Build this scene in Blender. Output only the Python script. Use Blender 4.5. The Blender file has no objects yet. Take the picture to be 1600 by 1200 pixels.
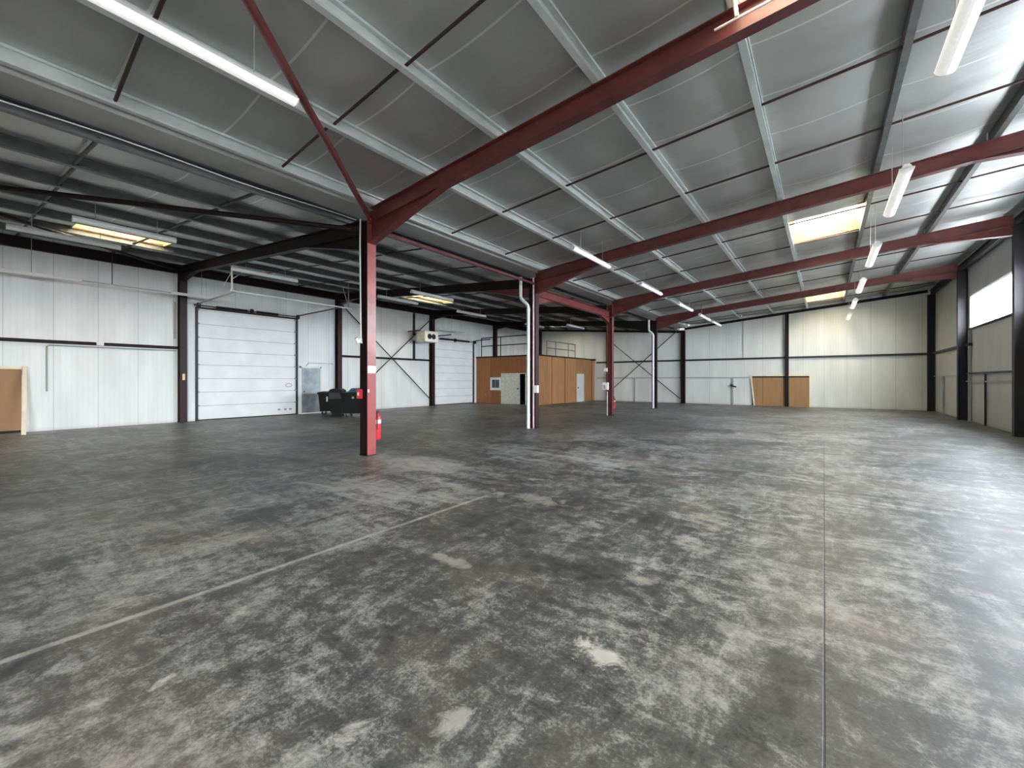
import bpy, bmesh, math, random
from mathutils import Vector, Matrix

random.seed(7)
SC = bpy.context.scene
COL = SC.collection

# ------------------------------------------------------------------ camera
cam_data = bpy.data.cameras.new('camera')
cam_data.sensor_width = 36.0
cam_data.lens = 657.7 / 1600 * 36.0
cam_data.shift_y = -6.2 / 1600
cam_data.clip_start = 0.05
cam_data.clip_end = 300
cam = bpy.data.objects.new('camera', cam_data)
COL.objects.link(cam)
cam.location = (0, 0, 1.55)
cam.rotation_euler = (math.pi / 2, 0, math.atan(487.6 / 657.7))
SC.camera = cam

# ------------------------------------------------------------------ world, exposure
world = bpy.data.worlds.new('overcast_sky')
SC.world = world
world.use_nodes = True
wn = world.node_tree
# overcast sky: brighter towards the zenith, dull ground below the horizon
_tc = wn.nodes.new('ShaderNodeTexCoord')
_sp = wn.nodes.new('ShaderNodeSeparateXYZ')
_cr = wn.nodes.new('ShaderNodeValToRGB')
_mr = wn.nodes.new('ShaderNodeMapRange')
_mr.inputs[1].default_value, _mr.inputs[2].default_value = -1, 1
wn.links.new(_tc.outputs['Generated'], _sp.inputs[0])
wn.links.new(_sp.outputs[2], _mr.inputs[0])
wn.links.new(_mr.outputs[0], _cr.inputs[0])
_e = _cr.color_ramp.elements
_e[0].position, _e[0].color = 0.46, (0.09, 0.092, 0.09, 1)
_e[1].position, _e[1].color = 1.0, (0.80, 0.84, 0.88, 1)
_k = _e.new(0.51)
_k.color = (0.92, 0.96, 1.0, 1)
wn.links.new(_cr.outputs[0], wn.nodes['Background'].inputs[0])
wn.nodes['Background'].inputs[1].default_value = 21.0
SC.view_settings.view_transform = 'Standard'
SC.view_settings.look = 'None'
SC.view_settings.exposure = 1.72
SC.view_settings.gamma = 1.0
SC.view_settings.use_curve_mapping = False


def portal(loc, rot, sx, sy):
    d = bpy.data.lights.new('daylight_portal', 'AREA')
    d.shape = 'RECTANGLE'
    d.size, d.size_y = sx, sy
    d.cycles.is_portal = True
    o = bpy.data.objects.new('daylight_portal', d)
    COL.objects.link(o)
    o.location = loc
    o.rotation_euler = rot


# ------------------------------------------------------------------ dimensions
XL, XR, XW = -19.12, 4.17, 4.45        # door wall, inner face of window-wall columns, window wall
XV = -7.6                               # middle column row
FR = [-0.8, 5.22, 11.42, 17.5, 23.55, 29.45]   # frames
YE, YB = 29.62, -6.9
rz = lambda x: 5.02 + 0.09 * (x + 7.65)          # top of rafters, tall bay
lz = lambda x: 4.85 + 0.078 * (-x - 7.65)        # top of rafters, door bay
PR = [-7.3, -5.74, -4.15, -2.45, -0.82, 0.83, 2.48, 4.15]
PL = [-8.2, -9.85, -11.5, -13.15, -14.8, -16.45, -18.1, -18.98]
FOIL = 0.21

# ------------------------------------------------------------------ materials
def new_mat(name):
    m = bpy.data.materials.new(name)
    m.use_nodes = True
    nt = m.node_tree
    return m, nt, nt.nodes['Principled BSDF']


def srgb(r, g, b):
    f = lambda c: ((c / 255 + 0.055) / 1.055) ** 2.4 if c > 10 else c / 255 / 12.92
    return (f(r), f(g), f(b), 1)


def simple(name, col, rough=0.5, metal=0.0, var=0.12, scale=3.0, bump=0.0, spec=0.5, emit=0.0):
    m, nt, b = new_mat(name)
    N, L = nt.nodes, nt.links
    tc = N.new('ShaderNodeTexCoord')
    no = N.new('ShaderNodeTexNoise')
    no.inputs['Scale'].default_value = scale
    no.inputs['Detail'].default_value = 5
    L.new(tc.outputs['Object'], no.inputs['Vector'])
    mr = N.new('ShaderNodeMapRange')
    mr.inputs[1].default_value, mr.inputs[2].default_value = 0.3, 0.7
    mr.inputs[3].default_value, mr.inputs[4].default_value = 1 - var, 1 + var
    L.new(no.outputs[0], mr.inputs[0])
    mx = N.new('ShaderNodeVectorMath')
    mx.operation = 'SCALE'
    mx.inputs[0].default_value = col[:3]
    L.new(mr.outputs[0], mx.inputs['Scale'])
    L.new(mx.outputs[0], b.inputs['Base Color'])
    b.inputs['Roughness'].default_value = rough
    b.inputs['Metallic'].default_value = metal
    b.inputs['Specular IOR Level'].default_value = spec
    if bump:
        bp = N.new('ShaderNodeBump')
        bp.inputs['Strength'].default_value = bump
        bp.inputs['Distance'].default_value = 0.02
        L.new(no.outputs[0], bp.inputs['Height'])
        L.new(bp.outputs[0], b.inputs['Normal'])
    if emit:
        b.inputs['Emission Color'].default_value = (1, 0.98, 0.93, 1)
        b.inputs['Emission Strength'].default_value = emit
    return m


def math_node(nt, op, a=None, b=None, c=None):
    n = nt.nodes.new('ShaderNodeMath')
    n.operation = op
    for i, v in enumerate((a, b, c)):
        if v is None:
            continue
        if isinstance(v, (int, float)):
            n.inputs[i].default_value = v
        else:
            nt.links.new(v, n.inputs[i])
    return n.outputs[0]


def wall_mat(name, axis, col):
    """White sheet cladding: fine vertical ribs, panel joints every 1.0 m, light scuffs near the floor."""
    m, nt, b = new_mat(name)
    N, L = nt.nodes, nt.links
    tc = N.new('ShaderNodeTexCoord')
    sp = N.new('ShaderNodeSeparateXYZ')
    L.new(tc.outputs['Object'], sp.inputs[0])
    u, z = sp.outputs[axis], sp.outputs[2]
    fr = math_node(nt, 'FRACT', math_node(nt, 'MULTIPLY', u, 1.0))
    joint = math_node(nt, 'LESS_THAN', fr, 0.014)
    rib = math_node(nt, 'SINE', math_node(nt, 'MULTIPLY', u, 2 * math.pi / 0.125))
    rib = math_node(nt, 'MAXIMUM', rib, 0.35)
    no = N.new('ShaderNodeTexNoise')
    no.inputs['Scale'].default_value = 1.3
    no.inputs['Detail'].default_value = 6
    mp = N.new('ShaderNodeMapping')
    mp.inputs['Scale'].default_value = (1.5, 1.5, 0.35)
    L.new(tc.outputs['Object'], mp.inputs[0])
    L.new(mp.outputs[0], no.inputs['Vector'])
    ramp = N.new('ShaderNodeMapRange')
    ramp.inputs[1].default_value, ramp.inputs[2].default_value = 0.3, 0.72
    ramp.inputs[3].default_value, ramp.inputs[4].default_value = 1.0, 0.86
    L.new(no.outputs[0], ramp.inputs[0])
    # dirt stripe close to the floor
    dz = N.new('ShaderNodeMapRange')
    dz.inputs[1].default_value, dz.inputs[2].default_value = 0.0, 0.12
    dz.inputs[3].default_value, dz.inputs[4].default_value = 0.8, 1.0
    L.new(z, dz.inputs[0])
    f = math_node(nt, 'MULTIPLY', ramp.outputs[0], dz.outputs[0])
    f = math_node(nt, 'MULTIPLY', f, math_node(nt, 'SUBTRACT', 1.0, math_node(nt, 'MULTIPLY', joint, 0.3)))
    f = math_node(nt, 'MULTIPLY', f, math_node(nt, 'SUBTRACT', 1.03, math_node(nt, 'MULTIPLY', rib, 0.05)))
    vm = N.new('ShaderNodeVectorMath')
    vm.operation = 'SCALE'
    vm.inputs[0].default_value = col[:3]
    L.new(f, vm.inputs['Scale'])
    L.new(vm.outputs[0], b.inputs['Base Color'])
    b.inputs['Roughness'].default_value = 0.45
    bp = N.new('ShaderNodeBump')
    bp.inputs['Strength'].default_value = 0.35
    bp.inputs['Distance'].default_value = 0.006
    L.new(math_node(nt, 'SUBTRACT', rib, joint), bp.inputs['Height'])
    L.new(bp.outputs[0], b.inputs['Normal'])
    return m


def foil_mat():
    m, nt, b = new_mat('foil_faced_insulation')
    N, L = nt.nodes, nt.links
    tc = N.new('ShaderNodeTexCoord')
    sp = N.new('ShaderNodeSeparateXYZ')
    L.new(tc.outputs['Object'], sp.inputs[0])
    y = sp.outputs[1]
    fr = math_node(nt, 'FRACT', math_node(nt, 'DIVIDE', math_node(nt, 'ADD', y, 20.08), 1.22))
    tape = math_node(nt, 'LESS_THAN', math_node(nt, 'ABSOLUTE', math_node(nt, 'SUBTRACT', fr, 0.5)), 0.012)
    no = N.new('ShaderNodeTexNoise')
    no.inputs['Scale'].default_value = 0.55
    no.inputs['Detail'].default_value = 3
    L.new(tc.outputs['Object'], no.inputs['Vector'])
    n2 = N.new('ShaderNodeTexNoise')
    n2.inputs['Scale'].default_value = 3.0
    n2.inputs['Detail'].default_value = 4
    mp = N.new('ShaderNodeMapping')
    mp.inputs['Scale'].default_value = (0.5, 1.6, 1)
    L.new(tc.outputs['Object'], mp.inputs[0])
    L.new(mp.outputs[0], n2.inputs['Vector'])
    v = N.new('ShaderNodeMapRange')
    v.inputs[1].default_value, v.inputs[2].default_value = 0.3, 0.7
    v.inputs[3].default_value, v.inputs[4].default_value = 0.85, 1.12
    L.new(no.outputs[0], v.inputs[0])
    f = math_node(nt, 'ADD', v.outputs[0], math_node(nt, 'MULTIPLY', tape, 0.45))
    vm = N.new('ShaderNodeVectorMath')
    vm.operation = 'SCALE'
    vm.inputs[0].default_value = (0.56, 0.57, 0.555)
    L.new(f, vm.inputs['Scale'])
    L.new(vm.outputs[0], b.inputs['Base Color'])
    b.inputs['Metallic'].default_value = 0.75
    b.inputs['Roughness'].default_value = 0.5
    h = math_node(nt, 'ADD', math_node(nt, 'MULTIPLY', n2.outputs[0], 0.45), math_node(nt, 'MULTIPLY', no.outputs[0], 1.6))
    h = math_node(nt, 'ADD', h, math_node(nt, 'MULTIPLY', tape, -0.15))
    bp = N.new('ShaderNodeBump')
    bp.inputs['Strength'].default_value = 0.5
    bp.inputs['Distance'].default_value = 0.06
    L.new(h, bp.inputs['Height'])
    L.new(bp.outputs[0], b.inputs['Normal'])
    return m


def floor_mat():
    m, nt, b = new_mat('worn_concrete')
    N, L = nt.nodes, nt.links
    tc = N.new('ShaderNodeTexCoord')
    sp = N.new('ShaderNodeSeparateXYZ')
    L.new(tc.outputs['Object'], sp.inputs[0])
    x, y = sp.outputs[0], sp.outputs[1]

    def noise(scale, detail=6, sx=1.0, sy=1.0, rough=0.6, dist=0.0, rot=0.0, off=0.0):
        mp = N.new('ShaderNodeMapping')
        mp.inputs['Scale'].default_value = (sx, sy, 1)
        mp.inputs['Rotation'].default_value = (0, 0, rot)
        mp.inputs['Location'].default_value = (off, off * 0.7, 0)
        L.new(tc.outputs['Object'], mp.inputs[0])
        n = N.new('ShaderNodeTexNoise')
        n.inputs['Scale'].default_value = scale
        n.inputs['Detail'].default_value = detail
        n.inputs['Roughness'].default_value = rough
        n.inputs['Distortion'].default_value = dist
        L.new(mp.outputs[0], n.inputs['Vector'])
        return n.outputs[0]

    def rng(v, a, b_, c, d):
        r = N.new('ShaderNodeMapRange')
        r.inputs[1].default_value, r.inputs[2].default_value = a, b_
        r.inputs[3].default_value, r.inputs[4].default_value = c, d
        L.new(v, r.inputs[0])
        return r.outputs[0]

    big = rng(noise(0.32, 5, dist=0.6), 0.32, 0.68, 0.0, 1.0)
    mid = rng(noise(1.5, 8, 1, 0.8, 0.68, 0.9), 0.3, 0.7, 0.0, 1.0)
    fine = rng(noise(9.0, 10, 1, 1, 0.75, 0.4), 0.28, 0.72, 0.0, 1.0)
    grain = rng(noise(55.0, 4, 1, 1, 0.7), 0.2, 0.8, 0.0, 1.0)
    streak = rng(noise(1.0, 8, 0.8, 2.6, 0.68, 1.6, 0.62), 0.4, 0.75, 0.0, 1.0)
    streak2 = rng(noise(1.3, 8, 2.4, 0.9, 0.7, 1.8, 0.2, 7.0), 0.45, 0.75, 0.0, 1.0)
    dark = rng(noise(0.8, 6, 1.4, 0.9, 0.65, 1.0, 0.2, 31.0), 0.52, 0.72, 0.0, 1.0)
    dust = rng(noise(1.05, 9, 1, 1, 0.72, 1.3, 0, 3.3), 0.60, 0.72, 0.0, 1.0)
    spots = rng(noise(2.3, 5, 1, 1.2, 0.6, 0.7, 0.3, 11.0), 0.70, 0.76, 0.0, 1.0)
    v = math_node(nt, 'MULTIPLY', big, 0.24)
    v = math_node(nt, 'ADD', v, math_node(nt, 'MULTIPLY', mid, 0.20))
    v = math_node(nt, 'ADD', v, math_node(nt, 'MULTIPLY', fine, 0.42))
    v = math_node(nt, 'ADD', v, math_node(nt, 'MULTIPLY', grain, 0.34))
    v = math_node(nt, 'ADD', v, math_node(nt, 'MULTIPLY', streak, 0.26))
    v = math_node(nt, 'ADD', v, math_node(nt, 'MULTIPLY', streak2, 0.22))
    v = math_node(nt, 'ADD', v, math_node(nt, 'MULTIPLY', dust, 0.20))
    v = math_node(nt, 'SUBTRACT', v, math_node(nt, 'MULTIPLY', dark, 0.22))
    for px, py, ax, ay, s in ((-5.6, 5.2, 1.9, 0.7, 0.30), (-4.9, 3.6, 1.3, 0.5, 0.24), (-4.6, 7.4, 2.6, 0.8, 0.26), (1.5, 7.0, 2.6, 4.5, 0.05),  # broad tones; the pale window-side zone paints in window light
                              (-9.5, 6.5, 3.0, 2.0, -0.10), (-2.8, 3.2, 0.6, 1.6, -0.12), (-2.6, 1.2, 1.6, 0.9, -0.10), (-7.0, 15.0, 4.5, 4.0, -0.10)):  # the dark near-left zone paints shade into the floor colour
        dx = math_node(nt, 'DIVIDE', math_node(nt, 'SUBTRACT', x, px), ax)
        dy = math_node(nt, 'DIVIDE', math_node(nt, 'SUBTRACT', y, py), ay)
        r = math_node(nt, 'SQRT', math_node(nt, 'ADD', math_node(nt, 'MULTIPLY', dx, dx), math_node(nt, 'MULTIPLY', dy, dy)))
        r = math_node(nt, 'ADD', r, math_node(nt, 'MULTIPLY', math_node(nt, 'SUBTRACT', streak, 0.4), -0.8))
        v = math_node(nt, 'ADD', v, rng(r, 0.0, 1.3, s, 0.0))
    cr = N.new('ShaderNodeValToRGB')
    e = cr.color_ramp.elements
    e[0].position, e[0].color = 0.10, (0.010, 0.0105, 0.0105, 1)
    e[1].position, e[1].color = 1.0, (0.32, 0.32, 0.312, 1)
    k = e.new(0.40); k.color = (0.027, 0.028, 0.028, 1)
    k = e.new(0.66); k.color = (0.070, 0.0715, 0.071, 1)
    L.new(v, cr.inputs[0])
    col = cr.outputs[0]

    def mix(fac, c2, base):
        mx = N.new('ShaderNodeMix')
        mx.data_type = 'RGBA'
        L.new(fac, mx.inputs[0])
        L.new(base, mx.inputs[6])
        mx.inputs[7].default_value = c2
        return mx.outputs[2]

    col = mix(math_node(nt, 'MULTIPLY', spots, 0.75), (0.46, 0.44, 0.41, 1), col)
    # warm brown tint patches
    warm = rng(noise(0.5, 4, 1, 1, 0.6, 0.3, 0, 21.0), 0.52, 0.7, 0.0, 0.22)
    col = mix(warm, (0.30, 0.235, 0.18, 1), col)
    # individual pale spill marks
    wob = math_node(nt, 'MULTIPLY', math_node(nt, 'SUBTRACT', noise(5.0, 9, rough=0.75, dist=0.8), 0.5), 7.0)
    for px, py, ax, ay, s in ((-1.05, 2.22, 0.13, 0.08, 0.8), (-1.70, 1.06, 0.06, 0.09, 0.6), (-1.15, 3.22, 0.09, 0.07, 0.35),
                              (-1.32, 1.38, 0.07, 0.10, 0.5), (-1.05, 4.27, 0.10, 0.16, 0.45), (-0.47, 1.25, 0.10, 0.06, 0.5),
                              (-2.55, 2.6, 0.16, 0.06, 0.4), (-4.6, 1.5, 0.14, 0.35, 0.35), (-0.4, 2.9, 0.12, 0.2, 0.3),
                              (-3.1, 4.6, 0.5, 0.16, 0.4), (-4.3, 4.4, 0.7, 0.2, 0.4), (-6.6, 5.3, 1.2, 0.35, 0.35)):
        dx = math_node(nt, 'DIVIDE', math_node(nt, 'SUBTRACT', x, px), ax)
        dy = math_node(nt, 'DIVIDE', math_node(nt, 'SUBTRACT', y, py), ay)
        r = math_node(nt, 'SQRT', math_node(nt, 'ADD', math_node(nt, 'MULTIPLY', dx, dx), math_node(nt, 'MULTIPLY', dy, dy)))
        r = math_node(nt, 'ADD', r, wob)
        col = mix(rng(r, 0.3, 1.3, s, 0.0), (0.48, 0.46, 0.43, 1), col)
    # painted line, worn, running along the hall
    wear = rng(noise(3.0, 8, 1, 1, 0.8, 0.5, 0, 5.0), 0.3, 0.62, 0.15, 1.0)
    ln = rng(math_node(nt, 'ABSOLUTE', math_node(nt, 'ADD', x, 3.635)), 0.018, 0.034, 1.0, 0.0)
    yl = math_node(nt, 'MULTIPLY', math_node(nt, 'LESS_THAN', y, 4.35), math_node(nt, 'GREATER_THAN', y, -6.0))
    ln = math_node(nt, 'MULTIPLY', math_node(nt, 'MULTIPLY', ln, yl), math_node(nt, 'MULTIPLY', wear, 0.6))
    col = mix(ln, (0.50, 0.50, 0.46, 1), col)
    # sawn joint running away from the viewer and cross joints / hairline cracks
    jx = math_node(nt, 'ADD', x, math_node(nt, 'MULTIPLY', math_node(nt, 'SUBTRACT', noise(1.2, 3), 0.5), 0.01))
    j = rng(math_node(nt, 'ABSOLUTE', jx), 0.003, 0.0065, 1.0, 0.0)
    j = math_node(nt, 'MULTIPLY', j, math_node(nt, 'LESS_THAN', y, 12.2))
    cy = math_node(nt, 'ADD', y, math_node(nt, 'MULTIPLY', noise(1.6, 6, 1, 1, 0.7), 0.35))
    c1 = math_node(nt, 'MULTIPLY', rng(math_node(nt, 'ABSOLUTE', math_node(nt, 'SUBTRACT', cy, 4.55)), 0.003, 0.009, 0.8, 0.0),
                   math_node(nt, 'GREATER_THAN', x, -0.2))
    cut = math_node(nt, 'MAXIMUM', j, c1)
    col = mix(math_node(nt, 'MULTIPLY', cut, 0.85), (0.03, 0.03, 0.028, 1), col)
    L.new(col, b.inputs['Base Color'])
    ro = math_node(nt, 'ADD', rng(mid, 0, 1, 0.32, 0.50), math_node(nt, 'MULTIPLY', fine, 0.10))
    L.new(ro, b.inputs['Roughness'])
    b.inputs['Specular IOR Level'].default_value = 0.55
    h = math_node(nt, 'ADD', math_node(nt, 'MULTIPLY', fine, 0.25), math_node(nt, 'MULTIPLY', streak, 0.2))
    h = math_node(nt, 'SUBTRACT', h, math_node(nt, 'MULTIPLY', cut, 2.0))
    bp = N.new('ShaderNodeBump')
    bp.inputs['Strength'].default_value = 0.25
    bp.inputs['Distance'].default_value = 0.01
    L.new(h, bp.inputs['Height'])
    L.new(bp.outputs[0], b.inputs['Normal'])
    return m


def board_mat(name, c1, c2, pitch, axis):
    """Timber sheet boards with thin joints and streaky grain."""
    m, nt, b = new_mat(name)
    N, L = nt.nodes, nt.links
    tc = N.new('ShaderNodeTexCoord')
    mp = N.new('ShaderNodeMapping')
    mp.inputs['Scale'].default_value = (3, 3, 0.4)
    L.new(tc.outputs['Object'], mp.inputs[0])
    no = N.new('ShaderNodeTexNoise')
    no.inputs['Scale'].default_value = 2.0
    no.inputs['Detail'].default_value = 8
    L.new(mp.outputs[0], no.inputs['Vector'])
    cr = N.new('ShaderNodeValToRGB')
    cr.color_ramp.elements[0].position, cr.color_ramp.elements[0].color = 0.3, c1
    cr.color_ramp.elements[1].position, cr.color_ramp.elements[1].color = 0.7, c2
    L.new(no.outputs[0], cr.inputs[0])
    sp = N.new('ShaderNodeSeparateXYZ')
    L.new(tc.outputs['Object'], sp.inputs[0])
    fr = math_node(nt, 'FRACT', math_node(nt, 'DIVIDE', sp.outputs[axis], pitch))
    j = math_node(nt, 'LESS_THAN', fr, 0.02 / pitch)
    cell = math_node(nt, 'FLOOR', math_node(nt, 'DIVIDE', sp.outputs[axis], pitch))
    tone = math_node(nt, 'FRACT', math_node(nt, 'MULTIPLY', math_node(nt, 'SINE', math_node(nt, 'MULTIPLY', cell, 12.99)), 437.5))
    f = math_node(nt, 'SUBTRACT', math_node(nt, 'ADD', 0.86, math_node(nt, 'MULTIPLY', tone, 0.26)), math_node(nt, 'MULTIPLY', j, 0.5))
    vm = N.new('ShaderNodeVectorMath')
    vm.operation = 'SCALE'
    L.new(cr.outputs[0], vm.inputs[0])
    L.new(f, vm.inputs['Scale'])
    L.new(vm.outputs[0], b.inputs['Base Color'])
    b.inputs['Roughness'].default_value = 0.6
    return m


def pane_mat(name, tint, trans):
    """Clear or milky daylight pane: part straight through, part scattered."""
    m = bpy.data.materials.new(name)
    m.use_nodes = True
    nt = m.node_tree
    N, L = nt.nodes, nt.links
    N.remove(N['Principled BSDF'])
    t = N.new('ShaderNodeBsdfTransparent')
    t.inputs[0].default_value = tint
    s = N.new('ShaderNodeBsdfTranslucent')
    s.inputs[0].default_value = tint
    g = N.new('ShaderNodeBsdfGlossy')
    g.inputs[0].default_value = (1, 1, 1, 1)
    g.inputs['Roughness'].default_value = 0.1
    m1 = N.new('ShaderNodeMixShader')
    m1.inputs[0].default_value = trans
    L.new(s.outputs[0], m1.inputs[1])
    L.new(t.outputs[0], m1.inputs[2])
    m2 = N.new('ShaderNodeMixShader')
    m2.inputs[0].default_value = 0.05
    L.new(m1.outputs[0], m2.inputs[1])
    L.new(g.outputs[0], m2.inputs[2])
    L.new(m2.outputs[0], N['Material Output'].inputs[0])
    return m


M = {}
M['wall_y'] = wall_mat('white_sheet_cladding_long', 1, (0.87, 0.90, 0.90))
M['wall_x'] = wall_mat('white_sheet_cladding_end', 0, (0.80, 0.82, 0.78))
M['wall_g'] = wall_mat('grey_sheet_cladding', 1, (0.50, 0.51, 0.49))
M['foil'] = foil_mat()
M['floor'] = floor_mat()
M['red'] = simple('oxide_red_paint', (0.125, 0.030, 0.028), 0.42, 0, 0.25, 4, 0.15)
M['redcol'] = simple('oxide_red_paint_column', (0.15, 0.035, 0.034), 0.34, 0, 0.25, 3, 0.15)
M['redf'] = simple('lit_red_flange', (0.28, 0.07, 0.066), 0.30, 0, 0.3, 2.5, 0.1)  # brighter copy: light falling on the flange put into its colour
M['redlow'] = simple('fresh_red_paint', (0.30, 0.06, 0.06), 0.40, 0, 0.18, 3, 0.1)
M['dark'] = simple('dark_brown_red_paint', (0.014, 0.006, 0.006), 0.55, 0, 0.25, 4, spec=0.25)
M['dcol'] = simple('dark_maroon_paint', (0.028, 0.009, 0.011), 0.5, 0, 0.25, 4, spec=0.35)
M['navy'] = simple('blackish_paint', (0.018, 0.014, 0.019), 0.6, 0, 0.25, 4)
M['galv'] = simple('galvanized_steel', (0.64, 0.68, 0.67), 0.5, 0.25, 0.12, 2.0)
M['galvd'] = simple('dark_galvanized_steel', (0.15, 0.154, 0.154), 0.45, 0.3, 0.2, 6.0)  # much darker copy of galv; on purlins it carries their shade
M['gutter'] = simple('grey_gutter_steel', (0.42, 0.42, 0.40), 0.5, 0.3, 0.12, 1.5)
M['rodb'] = simple('brown_rod_paint', (0.040, 0.015, 0.012), 0.5)
M['blk'] = simple('black_steel', (0.014, 0.014, 0.015), 0.5)
M['pvc'] = simple('white_plastic', (0.80, 0.80, 0.78), 0.35, 0, 0.05)
M['greyp'] = simple('grey_pipe', (0.40, 0.40, 0.40), 0.4)
M['pinkp'] = simple('pinkish_conduit', (0.60, 0.42, 0.42), 0.4)
M['lampw'] = simple('white_lamp_housing', (0.82, 0.83, 0.82), 0.35, 0, 0.03)
M['diff'] = simple('prismatic_lamp_cover', (0.86, 0.88, 0.88), 0.25, 0, 0.05, 20, 0.2)
M['glow'] = simple('added_glow_cover', (0.86, 0.88, 0.88), 0.25, 0, 0.05, 20, 0.2, emit=0.16)  # weak glow added to make the covers look bright
M['doorw'] = simple('white_door_sheet', (0.86, 0.89, 0.89), 0.42, 0, 0.05, 2)
M['cream'] = simple('pale_cream_paint', (0.62, 0.63, 0.55), 0.5, 0, 0.18, 9)
M['osb'] = board_mat('orange_brown_board', (0.40, 0.19, 0.075, 1), (0.52, 0.27, 0.115, 1), 1.22, 1)
M['osbx'] = board_mat('dark_brown_board', (0.28, 0.105, 0.035, 1), (0.36, 0.145, 0.05, 1), 1.25, 0)
M['mdf'] = board_mat('plain_brown_board', (0.36, 0.20, 0.09, 1), (0.42, 0.235, 0.11, 1), 3.0, 0)
M['trimc'] = simple('cream_timber_trim', (0.80, 0.72, 0.58), 0.5)
M['foam'] = simple('yellow_foam_lining', (0.66, 0.44, 0.18), 0.7)
M['bin'] = simple('black_bin_plastic', (0.007, 0.0075, 0.008), 0.5, spec=0.3)
M['bing'] = simple('charcoal_bin_plastic', (0.035, 0.037, 0.042), 0.45)
M['binb'] = simple('dark_blue_plastic', (0.03, 0.09, 0.14), 0.4)
M['seam'] = simple('grey_panel_seam', (0.56, 0.58, 0.58), 0.6)
M['exr'] = simple('extinguisher_red', (0.55, 0.03, 0.04), 0.3, 0, 0.05)
M['yel'] = simple('yellow_label', (0.85, 0.66, 0.32), 0.5)
M['shade'] = simple('shade_inside', (0.03, 0.03, 0.03), 0.8)
M['glassw'] = pane_mat('window_pane', (0.95, 0.97, 1.0, 1), 0.85)
M['glasss'] = pane_mat('milky_rooflight_pane', (0.66, 0.62, 0.52, 1), 0.5)
M['pap'] = simple('paper_white', (0.82, 0.76, 0.76), 0.6, 0, 0.1, 20)
M['dkwin'] = simple('dark_window_glass', (0.05, 0.06, 0.09), 0.15, 0, 0.1, 8)


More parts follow.
